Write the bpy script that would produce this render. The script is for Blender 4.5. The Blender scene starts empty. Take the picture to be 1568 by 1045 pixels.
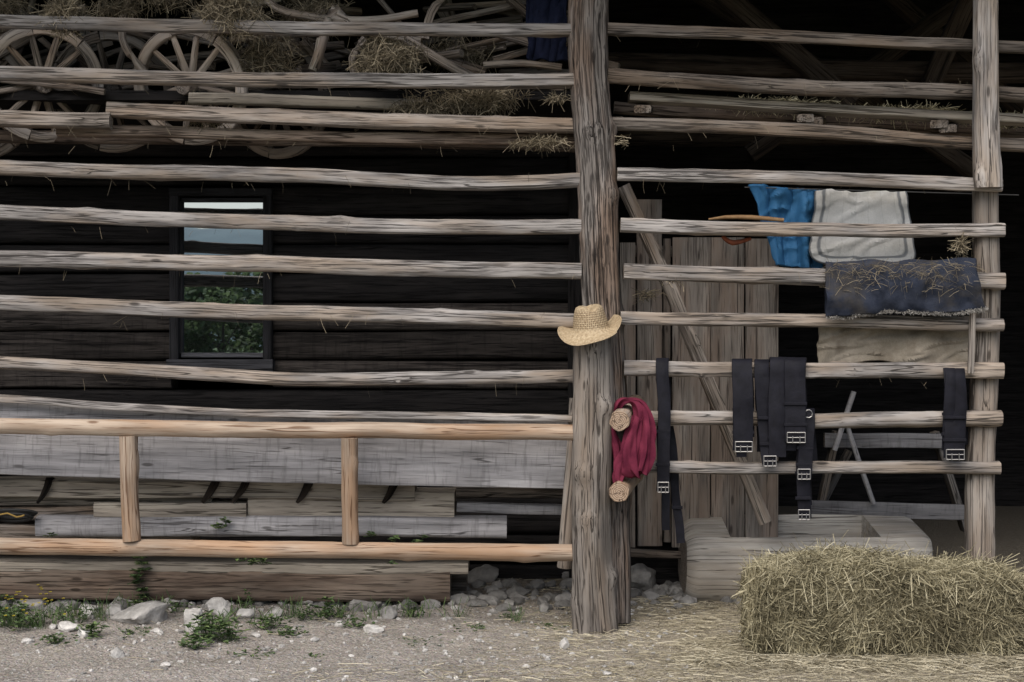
import bpy, math, random
from mathutils import Vector, noise
random.seed(7)
R=random.random
def U(a,b): return a+(b-a)*R()
F=2178.0; D=7.2; CZ=1.44
def P(px,py,y):
    d=y+D
    return Vector(((px-784)/F*d, y, CZ-(py-522.5)/F*d))
def M(px,y): return px/F*(y+D)
scene=bpy.context.scene
coll=scene.collection
# ------------------------------------------------------------ node helpers
class NT:
    def __init__(s,name):
        s.m=bpy.data.materials.new(name); s.m.use_nodes=True
        s.t=s.m.node_tree; s.t.nodes.clear()
        s.out=s.n('ShaderNodeOutputMaterial'); s.b=s.n('ShaderNodeBsdfPrincipled')
        s.l(s.b.outputs[0],s.out.inputs[0])
    def n(s,typ,**k):
        q=s.t.nodes.new(typ)
        for a,b in k.items(): setattr(q,a,b)
        return q
    def l(s,a,b): s.t.links.new(a,b)
    def attr(s,nm): return s.n('ShaderNodeAttribute',attribute_name=nm)
    def obj(s): return s.n('ShaderNodeTexCoord').outputs['Object']
    def pos(s): return s.n('ShaderNodeNewGeometry').outputs['Position']
    def map(s,v,sc,loc=(0,0,0)):
        q=s.n('ShaderNodeMapping'); s.l(v,q.inputs[0]); q.inputs['Scale'].default_value=sc; q.inputs['Location'].default_value=loc; return q.outputs[0]
    def noise(s,v,sc=1,det=4,ro=.55,dist=0):
        q=s.n('ShaderNodeTexNoise'); s.l(v,q.inputs['Vector']); q.inputs['Scale'].default_value=sc; q.inputs['Detail'].default_value=det; q.inputs['Roughness'].default_value=ro; q.inputs['Distortion'].default_value=dist; return q.outputs['Fac']
    def vor(s,v,sc=1,feat='F1'):
        q=s.n('ShaderNodeTexVoronoi',feature=feat); s.l(v,q.inputs['Vector']); q.inputs['Scale'].default_value=sc; return q
    def ramp(s,f,stops):
        q=s.n('ShaderNodeValToRGB'); s.l(f,q.inputs[0]); e=q.color_ramp.elements
        while len(e)<len(stops): e.new(.5)
        for i,(p,c) in enumerate(stops):
            e[i].position=p
            if not hasattr(c,'__len__'): c=(c,c,c)
            e[i].color=(*c[:3],1)
        return q.outputs[0]
    def mix(s,f,a,b,mode='MIX'):
        q=s.n('ShaderNodeMix',data_type='RGBA',blend_type=mode)
        for idx,val in ((0,f),(6,a),(7,b)):
            if hasattr(val,'is_linked'): s.l(val,q.inputs[idx])
            elif idx==0: q.inputs[0].default_value=val
            else:
                if not hasattr(val,'__len__'): val=(val,val,val)
                q.inputs[idx].default_value=(*val[:3],1)
        return q.outputs[2]
    def math(s,op,a,b=0.0):
        q=s.n('ShaderNodeMath',operation=op)
        for i,v in enumerate((a,b)):
            if hasattr(v,'is_linked'): s.l(v,q.inputs[i])
            else: q.inputs[i].default_value=v
        return q.outputs[0]
    def fin(s,col,rough=.85,bump=None,bs=.3,bd=.01,spec=.3,metal=0):
        if hasattr(col,'is_linked'): s.l(col,s.b.inputs['Base Color'])
        else: s.b.inputs['Base Color'].default_value=(*col,1)
        s.b.inputs['Roughness'].default_value=rough
        s.b.inputs['Specular IOR Level'].default_value=spec
        s.b.inputs['Metallic'].default_value=metal
        if bump is not None:
            q=s.n('ShaderNodeBump'); q.inputs['Strength'].default_value=bs; q.inputs['Distance'].default_value=bd
            s.l(bump,q.inputs['Height']); s.l(q.outputs[0],s.b.inputs['Normal'])
        return s.m
def wood(name,dark,light,crack,knot=True,crk=(.36,.46),saw=False,warm=None,bs=.6,line=.016):
    t=NT(name); wc=t.attr('wc').outputs['Vector']; ti=t.attr('tint').outputs['Fac']
    n1=t.noise(t.map(wc,(1.6,22,22)),1,4,.65,.3)
    c=t.ramp(n1,[(.33,dark),(.64,light)])
    if warm:
        nb=t.noise(t.map(wc,(1.4,7,7),(5,3,1)),1,3,.6)
        c=t.mix(t.ramp(nb,[(.44,0),(.62,.9)]),c,t.mix(.7,c,warm))
    n2=t.noise(t.map(wc,(5,130,130)),1,2,.6)
    ck=t.ramp(n2,[(crk[0],1),(crk[1],0)])
    c=t.mix(t.math('MULTIPLY',ck,.7),c,crack)
    n4=t.noise(t.map(wc,(.55,26,26),(3,0,7)),1,2,.5,.3)
    a4=t.math('ABSOLUTE',t.math('SUBTRACT',n4,.47))
    ck2=t.ramp(a4,[(line*.35,1),(line,0)])
    c=t.mix(t.math('MULTIPLY',ck2,.85),c,crack)
    h=t.math('SUBTRACT',t.math('MULTIPLY',n1,.5),t.math('ADD',t.math('MULTIPLY',ck,.35),ck2))
    n3=t.noise(t.map(wc,(2.2,4,4),(9,9,9)),1,2)
    c=t.mix(1.0,c,t.ramp(n3,[(.25,.66),(.7,1.14)]),'MULTIPLY')
    if knot:
        v=t.vor(t.map(wc,(4.5,15,15)),1)
        sp=t.n('ShaderNodeSeparateColor'); t.l(v.outputs['Color'],sp.inputs[0])
        k=t.math('MULTIPLY',t.ramp(v.outputs['Distance'],[(.10,1),(.17,0)]),t.math('GREATER_THAN',sp.outputs[0],.72))
        c=t.mix(t.math('MULTIPLY',k,.8),c,crack)
        h=t.math('SUBTRACT',h,t.math('MULTIPLY',k,.3))
    if saw:
        n5=t.noise(t.map(wc,(34,5,5)),1,3,.7)
        c=t.mix(t.ramp(n5,[(.52,0),(.68,.38)]),c,crack)
        h=t.math('ADD',h,t.math('MULTIPLY',n5,.3))
    c=t.mix(1.0,c,ti,'MULTIPLY')
    return t.fin(c,.88,h,bs,.012,.2)
def endgrain(name,dark,light):
    t=NT(name); wc=t.attr('wc').outputs['Vector']
    s=t.n('ShaderNodeSeparateXYZ'); t.l(wc,s.inputs[0])
    r=t.math('SQRT',t.math('ADD',t.math('MULTIPLY',s.outputs[1],s.outputs[1]),t.math('MULTIPLY',s.outputs[2],s.outputs[2])))
    n=t.noise(t.map(wc,(9,9,9)),2,4)
    w=t.math('SINE',t.math('ADD',t.math('MULTIPLY',r,700),t.math('MULTIPLY',n,9)))
    c=t.ramp(t.math('ADD',t.math('MULTIPLY',w,.3),n),[(.2,dark),(.8,light)])
    n2=t.noise(t.map(wc,(9,30,30)),1,2)
    c=t.mix(t.ramp(t.math('ABSOLUTE',t.math('SUBTRACT',n2,.5)),[(.008,.9),(.025,0)]),c,(.05,.035,.025))
    return t.fin(c,.9,w,.3,.004,.15)
GREY=wood('weathered_wood',(.145,.134,.128),(.43,.405,.385),(.04,.035,.032),warm=(.31,.24,.175))
GREYB=wood('weathered_wood_brown',(.12,.10,.085),(.36,.315,.275),(.03,.025,.02),warm=(.24,.17,.115))
POSTM=wood('post_wood',(.10,.088,.08),(.26,.236,.216),(.02,.016,.014),crk=(.38,.49),warm=(.20,.13,.088),bs=1.0,line=.022)
POSTL=wood('post_wood_pale',(.15,.132,.118),(.33,.298,.265),(.04,.033,.028),crk=(.32,.42),line=.02,warm=(.26,.20,.15))
NEWW=wood('new_peeled_wood',(.30,.215,.15),(.50,.41,.325),(.15,.08,.045),crk=(.30,.40),warm=(.42,.25,.14),bs=.4,line=.010)
PLANK=wood('sawn_plank',(.19,.186,.192),(.36,.352,.36),(.07,.066,.066),saw=True,crk=(.3,.38),bs=.4,line=.01)
PALE=wood('pale_plank',(.23,.20,.168),(.43,.385,.32),(.06,.05,.04),crk=(.32,.4))
DOORW=wood('door_boards',(.14,.122,.108),(.29,.26,.23),(.05,.04,.035),crk=(.33,.42),warm=(.24,.18,.14),line=.012)
BEAMB=wood('old_beam',(.055,.04,.032),(.18,.132,.10),(.02,.014,.01),warm=(.25,.205,.165))
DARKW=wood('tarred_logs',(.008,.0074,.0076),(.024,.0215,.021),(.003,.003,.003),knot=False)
DARKB=wood('tarred_logs_worn',(.017,.0145,.013),(.070,.060,.054),(.005,.004,.004),knot=False,saw=True)
FRAME=wood('window_frame_paint',(.014,.014,.016),(.036,.036,.040),(.008,.008,.008),knot=False)
TROUGHW=wood('trough_wood',(.29,.27,.24),(.50,.475,.435),(.09,.08,.07),crk=(.26,.36),line=.012,warm=(.36,.31,.25))
ENDG=endgrain('end_grain',(.10,.085,.07),(.32,.275,.23))
ENDN=endgrain('end_grain_new',(.22,.15,.10),(.42,.32,.24))
# ------------------------------------------------------------ mesh builder
class MB:
    def __init__(s): s.v=[];s.f=[];s.wc=[];s.ti=[];s.mi=[]
    def add(s,p,w=(0,0,0),t=1.0):
        s.v.append(tuple(p)); s.wc.append(tuple(w)); s.ti.append(t); return len(s.v)-1
    def face(s,ix,m=0): s.f.append(ix); s.mi.append(m)
    def build(s,name,mats,parent=None,smooth=True):
        me=bpy.data.meshes.new(name); me.from_pydata(s.v,[],s.f)
        for m in mats: me.materials.append(m)
        me.polygons.foreach_set('material_index',s.mi)
        me.polygons.foreach_set('use_smooth',[smooth]*len(s.f))
        a=me.attributes.new('wc','FLOAT_VECTOR','POINT'); a.data.foreach_set('vector',[c for w in s.wc for c in w])
        a=me.attributes.new('tint','FLOAT','POINT'); a.data.foreach_set('value',s.ti)
        me.update()
        if smooth:
            try: me.set_sharp_from_angle(angle=math.radians(42))
            except Exception: pass
        o=bpy.data.objects.new(name,me); coll.objects.link(o)
        if parent: o.parent=parent
        return o
def empty(name,parent=None):
    o=bpy.data.objects.new(name,None); o.empty_display_size=.1; coll.objects.link(o)
    if parent: o.parent=parent
    return o
def roundprof(n=14):
    return lambda a,b:[(a*math.cos(2*math.pi*i/n),b*math.sin(2*math.pi*i/n)) for i in range(n)]
def sqprof(e=.45,n=20):
    def f(a,b):
        o=[]
        for i in range(n):
            c,s=math.cos(2*math.pi*i/n),math.sin(2*math.pi*i/n)
            o.append((a*math.copysign(abs(c)**e,c),b*math.copysign(abs(s)**e,s)))
        return o
    return f
def rectprof(bev=.006,k=3):
    def f(a,b):
        bv=min(bev,a*.4,b*.4); o=[]
        def edge(p,q):
            for i in range(k+1): 
                t=i/k; o.append((p[0]+(q[0]-p[0])*t,p[1]+(q[1]-p[1])*t))
        edge((a,-b+bv),(a,b-bv)); edge((a-bv,b),(-a+bv,b)); edge((-a,b-bv),(-a,-b+bv)); edge((-a+bv,-b),(a-bv,-b))
        return o
    return f
def catmull(pts,seg):
    out=[];n=len(pts)
    for i in range(n-1):
        p0=pts[max(i-1,0)];p1=pts[i];p2=pts[i+1];p3=pts[min(i+2,n-1)]
        k=max(1,int((p2-p1).length/seg))
        for j in range(k):
            t=j/k
            if n==2: q=p1.lerp(p2,t)
            else: q=.5*((2*p1)+(p2-p0)*t+(2*p0-5*p1+4*p2-p3)*t*t+(3*p1-p0-3*p2+p3)*t**3)
            out.append((q,i+t))
    out.append((pts[-1].copy(),n-1)); return out
def sweep(mb,pts,size,prof=None,seg=.06,wob=.008,rough=.07,tint=None,m=0,me=1,side=None,cap=True,wobf=.9,knots=0):
    prof=prof or roundprof()
    if tint is None: tint=U(.82,1.12)
    pts=[Vector(p) for p in pts]
    if not isinstance(size,list): size=[size]*len(pts)
    sd=U(0,500); rs=catmull(pts,seg); rings=[]; s=0; prev=None
    L=sum((rs[i+1][0]-rs[i][0]).length for i in range(len(rs)-1))
    kn=[(U(0,L),U(0,6.28),U(.10,.26)) for _ in range(knots)]
    for i,(p,u) in enumerate(rs):
        if prev is not None: s+=(p-prev).length
        prev=p.copy()
        a=rs[max(i-1,0)][0]; b=rs[min(i+1,len(rs)-1)][0]; t=(b-a).normalized()
        if side is not None: n1=(side-t*side.dot(t)).normalized(); n2=t.cross(n1)
        else:
            up=Vector((0,0,1)) if abs(t.z)<.8 else Vector((0,1,0))
            n1=t.cross(up).normalized(); n2=n1.cross(t)
        k=min(int(u),len(size)-1); k2=min(k+1,len(size)-1); fr=u-k
        A=size[k][0]*(1-fr)+size[k2][0]*fr; B=size[k][1]*(1-fr)+size[k2][1]*fr
        pr=prof(A,B)
        q=p+n1*(noise.noise(Vector((s*wobf,sd,0)))*wob*2)+n2*(noise.noise(Vector((s*wobf,sd,9)))*wob*2+noise.noise(Vector((s*wobf*3,sd,4)))*wob*.8)
        ring=[]
        for (x,y) in pr:
            an=math.atan2(y/B,x/A); c,sn=math.cos(an),math.sin(an)
            rr=1+rough*(1.1*noise.noise(Vector((c*1.5+sd,sn*1.5,s*.9)))+.6*noise.noise(Vector((c*4+sd,sn*4,s*2.5)))+.5*noise.noise(Vector((c*2+sd,sn*2,s*9))))
            for (ks,ka,kr) in kn:
                dd=((s-ks)/.04)**2+((an-ka+math.pi)%(2*math.pi)-math.pi)**2/.25
                if dd<4: rr+=kr*math.exp(-dd)
            w=q+n1*(x*rr)+n2*(y*rr)
            ring.append(mb.add(w,(s+sd,x*rr,y*rr),tint))
        rings.append(ring)
    n=len(rings[0])
    for i in range(len(rings)-1):
        for j in range(n): mb.face((rings[i][j],rings[i][(j+1)%n],rings[i+1][(j+1)%n],rings[i+1][j]),m)
    if cap:
        for ring,fl in ((rings[0],True),(rings[-1],False)):
            ids=[mb.add(mb.v[r],mb.wc[r],tint) for r in ring]
            cc=Vector((0,0,0)); cw=Vector((0,0,0))
            for r in ring: cc+=Vector(mb.v[r]); cw+=Vector(mb.wc[r])
            ci=mb.add(cc/n,cw/n,tint)
            for j in range(n):
                a_,b_=ids[j],ids[(j+1)%n]
                mb.face((b_,a_,ci) if fl else (a_,b_,ci),me)
def timber(name,parent,pts,size,mat=GREY,end=ENDG,**k):
    mb=MB(); sweep(mb,pts,size,**k); return mb.build(name,[mat,end],parent)
def rail(name,parent,x0,y0,x1,y1,y,hp,hd=None,mat=GREY,ya=None,mids=(),**k):
    ya=y if ya is None else ya
    pts=[P(x0,y0,y)]+[P(a,b,y) for a,b in mids]+[P(x1,y1,ya)]
    h=M(hp,y); hd=hd or h*.9
    k.setdefault('prof',sqprof(.62,20)); k.setdefault('knots',5); k.setdefault('rough',.13); k.setdefault('wob',.005); k.setdefault('seg',.04)
    return timber(name,parent,pts,(hd,h),mat,**k)
# ------------------------------------------------------------ straw
def strawmat(name,a,b,c):
    t=NT(name); ti=t.attr('tint').outputs['Fac']
    col=t.ramp(ti,[(0,a),(.5,b),(1,c)])
    return t.fin(col,.75,None,spec=.25)
HAY=strawmat('hay',(.09,.078,.048),(.25,.22,.135),(.47,.425,.29))
STRAW=strawmat('loose_straw',(.18,.155,.105),(.36,.32,.225),(.56,.51,.385))
HAYD=strawmat('old_hay',(.06,.05,.035),(.20,.165,.11),(.40,.34,.24))
def rv(): 
    while True:
        v=Vector((U(-1,1),U(-1,1),U(-1,1)))
        if .05<v.length<1: return v.normalized()
def strand(mb,p,d,L,w,bend,t):
    s=d.cross(rv())
    if s.length<.01: s=Vector((0,0,1))
    s=s.normalized()*(w*.5)
    a=p; b=p+d*(L*.5)+bend*(L*.25); c=p+d*L+bend*L
    n=len(mb.v)
    for q in (a,b,c):
        mb.add(q-s,(0,0,0),t); mb.add(q+s,(0,0,0),t)
    mb.face((n,n+1,n+3,n+2)); mb.face((n+2,n+3,n+5,n+4))
def clump(mb,c,r,n,L=.16,w=.003,droop=.5,flat=.55):
    c=Vector(c); sd=U(0,90)
    for _ in range(n):
        q=rv(); k=.7+.8*noise.noise(q*1.6+Vector((sd,0,0))); q=Vector((q.x*r[0],q.y*r[1],q.z*r[2]))*(R()**.4)*max(.3,k*1.2)
        d=rv(); d.z=d.z*flat-.1; d.normalize(); l=U(.3,1.2)*L
        strand(mb,c+q-d*l*.5,d,l,w*U(.7,1.3),Vector((U(-.3,.3),U(-.2,.2),-droop*R())),R())
def clump_obj(name,items,mat,parent=None,**k):
    mb=MB()
    for it in items: clump(mb,it[0],it[1],it[2],**k)
    return mb.build(name,[mat],parent,smooth=False)

# ============================================================ GROUND
def axis(lo,hi,dl,dh,n):
    a=[dl+(dh-dl)*i/n for i in range(n+1)]
    x=dl;st=(dh-dl)/n;l=[]
    while x>lo: st*=1.5; x-=st; l.append(max(x,lo))
    x=dh;st=(dh-dl)/n;h=[]
    while x<hi: st*=1.5; x+=st; h.append(min(x,hi))
    return l[::-1]+a+h
def gz(x,y):
    if abs(x)>6 or y<-6 or y>3: return 0
    v=.018*noise.noise(Vector((x*1.3,y*1.3,2)))+.010*noise.noise(Vector((x*5,y*5,1)))+.006*noise.noise(Vector((x*16,y*16,1)))
    if y>.3: v+=min((y-.3),.6)*.05
    return v
xs=axis(-900,900,-3.6,3.6,280); ys=axis(-900,300,-1.9,1.5,150)
mb=MB()
for yy in ys:
    for xx in xs: mb.add((xx,yy,gz(xx,yy)))
nx=len(xs)
for j in range(len(ys)-1):
    for i in range(nx-1): mb.face((j*nx+i,j*nx+i+1,(j+1)*nx+i+1,(j+1)*nx+i))
t=NT('gravel_ground'); p=t.pos()
sx=t.n('ShaderNodeSeparateXYZ'); t.l(p,sx.inputs[0])
n1=t.noise(p,2.2,4,.6); n2=t.noise(p,42,4,.75); n3=t.noise(p,9,3,.6)
c=t.ramp(n1,[(.3,(.24,.215,.188)),(.7,(.385,.35,.312))])
c=t.mix(1,c,t.ramp(n2,[(.3,.5),(.7,1.35)]),'MULTIPLY')
v=t.vor(p,80); v2=t.vor(p,30)
c=t.mix(t.ramp(v.outputs['Distance'],[(.2,.5),(.5,0)]),c,t.mix(.6,(.42,.40,.37),v.outputs['Color'],'MULTIPLY'))
c=t.mix(t.math('MULTIPLY',t.ramp(v.outputs['Distance'],[(.2,.4),(.5,0)]),1),c,(.3,.28,.26))
sp=t.n('ShaderNodeSeparateColor'); t.l(v2.outputs['Color'],sp.inputs[0])
c=t.mix(t.math('MULTIPLY',t.ramp(v2.outputs['Distance'],[(.2,.8),(.32,0)]),t.math('GREATER_THAN',sp.outputs[1],.5)),c,(.42,.41,.39))
wx=t.math('ADD',sx.outputs[0],t.math('MULTIPLY',n3,.9))
chaff=t.ramp(t.math('MULTIPLY',t.math('ADD',wx,.1),.55),[(.1,0),(.75,.8)])
cc=t.ramp(n2,[(.3,(.18,.155,.11)),(.7,(.39,.345,.26))])
c=t.mix(chaff,c,cc)
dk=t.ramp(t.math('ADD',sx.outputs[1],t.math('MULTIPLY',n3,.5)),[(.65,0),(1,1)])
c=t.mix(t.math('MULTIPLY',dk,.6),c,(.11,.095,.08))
far=t.ramp(t.math('MULTIPLY',sx.outputs[1],-.05),[(.6,0),(.75,1)])
c=t.mix(far,c,t.ramp(t.noise(p,.3,3),[(.3,(.05,.085,.03)),(.7,(.10,.14,.05))]))
h=t.math('ADD',t.math('MULTIPLY',n2,1.0),t.math('ADD',t.math('SUBTRACT',.5,v.outputs['Distance']),t.math('SUBTRACT',.4,v2.outputs['Distance'])))
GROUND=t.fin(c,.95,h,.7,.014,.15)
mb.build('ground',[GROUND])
# ------------------------------------------------------------ stones
def stonemat(name,a,b):
    t=NT(name); o=t.obj(); ti=t.attr('tint').outputs['Fac']
    n=t.noise(o,14,5,.65); n2=t.noise(o,60,2)
    c=t.ramp(n,[(.3,a),(.65,b)]); c=t.mix(1,c,ti,'MULTIPLY')
    return t.fin(c,.9,t.math('ADD',n,t.math('MULTIPLY',n2,.4)),.6,.012,.2)
STONE=stonemat('limestone',(.24,.23,.215),(.50,.485,.46))
import bmesh
def ico(sub):
    bm=bmesh.new(); bmesh.ops.create_icosphere(bm,subdivisions=sub,radius=1)
    v=[x.co.copy() for x in bm.verts]; f=[tuple(q.index for q in fc.verts) for fc in bm.faces]; bm.free(); return v,f
I1,I2,I3=ico(1),ico(2),ico(4)
def stone(mb,c,s,I,amp=.3,tint=1):
    n0=len(mb.v); sd=U(0,99); an=U(0,6.28); ca,sa=math.cos(an),math.sin(an)
    pls=[(rv(),U(.5,.8)) for _ in range(8)]
    for v in I[0]:
        v=v.copy()
        for nn,dd in pls:
            e=v.dot(nn)-dd
            if e>0: v-=nn*e*.9
        k=1.2+amp*noise.noise(v*1.1+Vector((sd,0,0)))+amp*.4*noise.noise(v*3+Vector((0,sd,0)))+amp*.15*noise.noise(v*8+Vector((0,sd,0)))
        q=Vector((v.x*s[0]*k,v.y*s[1]*k,max(v.z,-.6)*s[2]*k)); q=Vector((q.x*ca-q.y*sa,q.x*sa+q.y*ca,q.z))
        mb.add(Vector(c)+q,(0,0,0),tint)
    for f in I[1]: mb.face(tuple(n0+i for i in f))
def gp(px,py):
    d=CZ*F/(py-522.5); y=d-D; x=(px-784)/F*d
    return Vector((x,y,gz(x,y)))
for (px,py,w,h,tt) in [(135,950,40,26,1.15),(212,957,80,36,.9),(176,950,40,20,.95),(102,972,28,18,1.3),(124,980,24,18,1.4),(298,970,36,46,1.05),(335,948,46,28,1.1),(570,974,28,14,1.3),(176,1012,28,16,.95),(250,1026,16,9,1.2),(372,955,26,18,.95),(420,950,24,16,.8),(598,952,30,20,.6),(865,1000,16,22,1.1),(1040,921,34,14,.7),(985,914,66,44,.6),(958,888,40,26,.5),(770,882,60,42,.42),(735,905,50,28,.45),(815,895,50,28,.5),(855,899,40,26,.55),(700,932,34,16,.55),(40,985,18,10,1.1),(480,985,14,8,1.1),(930,1035,16,7,1.1),(1495,1024,16,6,1.1),(640,925,40,18,.5),(560,935,50,20,.6),(470,932,46,18,.6),(260,935,40,18,.7),(50,938,46,20,.75),(790,925,40,20,.5),(830,870,40,26,.35),(240,972,16,9,1.1),(78,965,16,10,1.0),(390,978,16,8,1.0),(520,960,18,10,.9)]:
    q=gp(px,py-4 if h>12 else py); y=q.y; mbx=MB(); hw=M(w,y)/2
    stone(mbx,(0,0,0),(hw,hw*.8,M(h,y)*.55),I3,.3,tt)
    o=mbx.build('rock',[STONE]); o.location=(q.x,q.y+.03,q.z+M(h,y)*.25)
mb=MB()
for _ in range(3400):
    y=U(-1.5,.75); x=U(-3.2,3.2)
    if x>.9 and R()<.75: continue
    s=.0035+.013*R()**4
    if y>.35 and x<.5: s*=1.6
    stone(mb,(x,y,gz(x,y)+s*.2),(s*U(.8,1.5),s,s*.7),I1,.3,U(.5,1.2))
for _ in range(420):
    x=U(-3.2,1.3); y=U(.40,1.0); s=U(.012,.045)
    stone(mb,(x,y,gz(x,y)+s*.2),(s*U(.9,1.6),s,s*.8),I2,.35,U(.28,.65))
mb.build('gravel',[STONE],smooth=False)

# ============================================================ BARN
barn=empty('log_barn')
WY=1.2
mb=MB(); mb2=MB()
wl,wr=P(262,0,WY).x,P(418,0,WY).x; wt,wb=P(0,290,WY).z,P(0,570,WY).z
xl,xr=-7.0,P(878,0,WY).x
z=-.05; lh=.172
while z<2.75:
    zc=z+lh/2
    tgt=mb2 if (1.2<zc<1.64 ) else mb
    segs=[(xl,wl),(wr,xr)] if wb-.03<zc<wt+.03 else [(xl,xr)]
    for a,b in segs:
        sweep(tgt,[(a,WY+.09,zc),(b,WY+.09,zc)],(.09,lh/2-.003),prof=sqprof(.38,20),seg=.12,wob=.004,rough=.05,tint=U(.7,1.3),cap=True)
    z+=lh
mb.build('log_wall',[DARKW,DARKW],barn); mb2.build('log_wall_worn',[DARKB,DARKB],barn)
timber('corner_board',barn,[(xr+.02,WY-.01,0),(xr+.02,WY-.01,2.75)],(.05,.03),DARKW,DARKW,prof=rectprof(),rough=.02)
win=empty('window',barn)
gl,gr=P(278,0,WY).x,P(410,0,WY).x; gt,gb=P(0,308,WY).z,P(0,541,WY).z
mb=MB()
rp=rectprof(.004,1)
def bar(x0,z0,x1,z1,w,y,dp,mbb,tint=1): sweep(mbb,[(x0,y,z0),(x1,y,z1)],(dp,w) if z0==z1 else (w,dp),prof=rp,wob=0,rough=.01,tint=tint,seg=.2)
cw=.026
bar(wl+cw,wb,wl+cw,wt,cw,WY-.02,.03,mb); bar(wr-cw,wb,wr-cw,wt,cw,WY-.02,.03,mb)
bar(wl,wt-.02,wr,wt-.02,.022,WY-.024,.034,mb)
bar(gl-.006,gb,gl-.006,gt,.012,WY+.012,.02,mb,1.5); bar(gr+.006,gb,gr+.006,gt,.012,WY+.012,.02,mb,1.5)
bar(gl,gt+.006,gr,gt+.006,.012,WY+.016,.02,mb,1.5); bar(gl,gb-.012,gr,gb-.012,.014,WY+.008,.02,mb,3.6)
bar(wl-.01,wb+.045,wr+.01,wb+.045,.03,WY-.035,.045,mb,2.2)
bar(wl-.01,wb+.0,wr+.01,wb+.0,.016,WY-.03,.04,mb,1.8)
mb.build('frame',[FRAME,FRAME],win)
t=NT('window_glass')
g=t.n('ShaderNodeBsdfGlossy'); g.inputs['Roughness'].default_value=.01; g.inputs['Color'].default_value=(.58,.64,.70,1)
b=t.b; b.inputs['Base Color'].default_value=(.02,.023,.023,1); b.inputs['Roughness'].default_value=.3
mx=t.n('ShaderNodeMixShader'); mx.inputs[0].default_value=.85; t.l(b.outputs[0],mx.inputs[1]); t.l(g.outputs[0],mx.inputs[2]); t.l(mx.outputs[0],t.out.inputs[0])
mb=MB(); 
for q in ((gl-.01,WY+.02,gb-.01),(gr+.01,WY+.02,gb-.01),(gr+.01,WY+.02,gt+.01),(gl-.01,WY+.02,gt+.01)): mb.add(q)
mb.face((0,1,2,3)); mb.build('glass',[t.m],win)
def boxo(name,lo,hi,mat,parent=None):
    mb=MB()
    for zz in (lo[2],hi[2]):
        for (xx,yy) in ((lo[0],lo[1]),(hi[0],lo[1]),(hi[0],hi[1]),(lo[0],hi[1])): mb.add((xx,yy,zz),(xx,yy,zz),1)
    for f in ((3,2,1,0),(4,5,6,7),(0,1,5,4),(1,2,6,5),(2,3,7,6),(3,0,4,7)): mb.face(f)
    return mb.build(name,[mat],parent,smooth=False)
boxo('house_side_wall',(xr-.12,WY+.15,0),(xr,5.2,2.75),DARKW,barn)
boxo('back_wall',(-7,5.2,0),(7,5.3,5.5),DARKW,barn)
boxo('right_wall',(6.9,.3,0),(7,5.2,5.5),DARKW,barn)  # unseen sides, closed and near black to keep the interior dark
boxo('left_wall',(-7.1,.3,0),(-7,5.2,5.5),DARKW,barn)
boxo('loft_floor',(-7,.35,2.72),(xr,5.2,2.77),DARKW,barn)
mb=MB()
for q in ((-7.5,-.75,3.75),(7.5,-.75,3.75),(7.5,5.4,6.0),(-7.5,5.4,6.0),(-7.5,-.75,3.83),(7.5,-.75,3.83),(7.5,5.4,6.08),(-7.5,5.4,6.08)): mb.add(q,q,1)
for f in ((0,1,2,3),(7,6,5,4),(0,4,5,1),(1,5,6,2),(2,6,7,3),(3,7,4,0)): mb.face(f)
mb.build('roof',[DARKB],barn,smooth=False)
mb=MB()
for (a,b) in [((1.0,2.2,3.9),(3.2,2.6,2.6)),((3.3,2.2,3.9),(1.6,2.4,2.7)),((2.4,3,4.2),(4.2,3,2.6)),((.6,1.8,3.2),(4.4,1.8,3.1)),((.5,3,2.9),(5,3,2.9)),((1.3,1.6,3.6),(2.1,1.6,2.9)),((2.6,1.7,3.0),(3.0,1.7,3.9))]:
    sweep(mb,[a,b],(.06,.06),prof=sqprof(.5,14),seg=.2,tint=U(.25,.45))
mb.build('rafters',[BEAMB,BEAMB],barn)

# ============================================================ HAY RACK
rack=empty('hay_rack')
mb=MB()
sweep(mb,[P(899,-160,.06),P(902,60,.06),P(911,250,.06),(P(921,450,.06)),P(931,600,.06),P(940,800,.06),P(942,950,.06)],[(M(29,0),.10),(M(29,0),.10),(M(31,0),.10),(M(31,0),.10),(M(28,0),.09),(M(22,0),.08),(M(20,0),.08)],prof=sqprof(.55,40),seg=.025,wob=.007,rough=.14,tint=.92,knots=14,wobf=1.6)
mb.build('main_post',[POSTM,ENDG],rack)
mb=MB()
sweep(mb,[P(908,512,-.10),P(909,600,-.10),P(906,750,-.10),P(907,860,-.10),P(914,990,-.10)],[(M(27,0),.085),(M(29,0),.09),(M(29,0),.09),(M(30,0),.09),(M(36,0),.10)],prof=sqprof(.72,40),seg=.025,wob=.006,rough=.12,tint=.8,knots=8)
mb.build('front_post',[POSTL,ENDG],rack)
timber('side_prop',rack,[P(884,610,.1),P(880,700,.1),P(866,870,.12)],(M(12,0),.04),POSTL,rough=.1)
mb=MB()
sweep(mb,[P(1512,-160,-.06),P(1511,60,-.06),P(1509,200,-.06),P(1510,288,-.05)],[(M(16,0),.06),(M(17,0),.06),(M(19,0),.06),(M(21,0),.06)],prof=sqprof(.6,30),seg=.03,rough=.1,tint=1.1,wob=.008,knots=3)
mb.build('right_post_upper',[GREY,ENDG],rack)
mb=MB()
sweep(mb,[P(1509,280,.06),P(1510,450,.06),P(1506,600,.06),P(1500,760,.06),P(1498,960,.06)],[(M(18,0),.06),(M(19,0),.06),(M(19,0),.06),(M(21,0),.06),(M(22,0),.07)],prof=sqprof(.6,30),seg=.03,rough=.1,tint=.9,wob=.01,knots=6)
mb.build('right_post',[POSTL,ENDG],rack)
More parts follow.
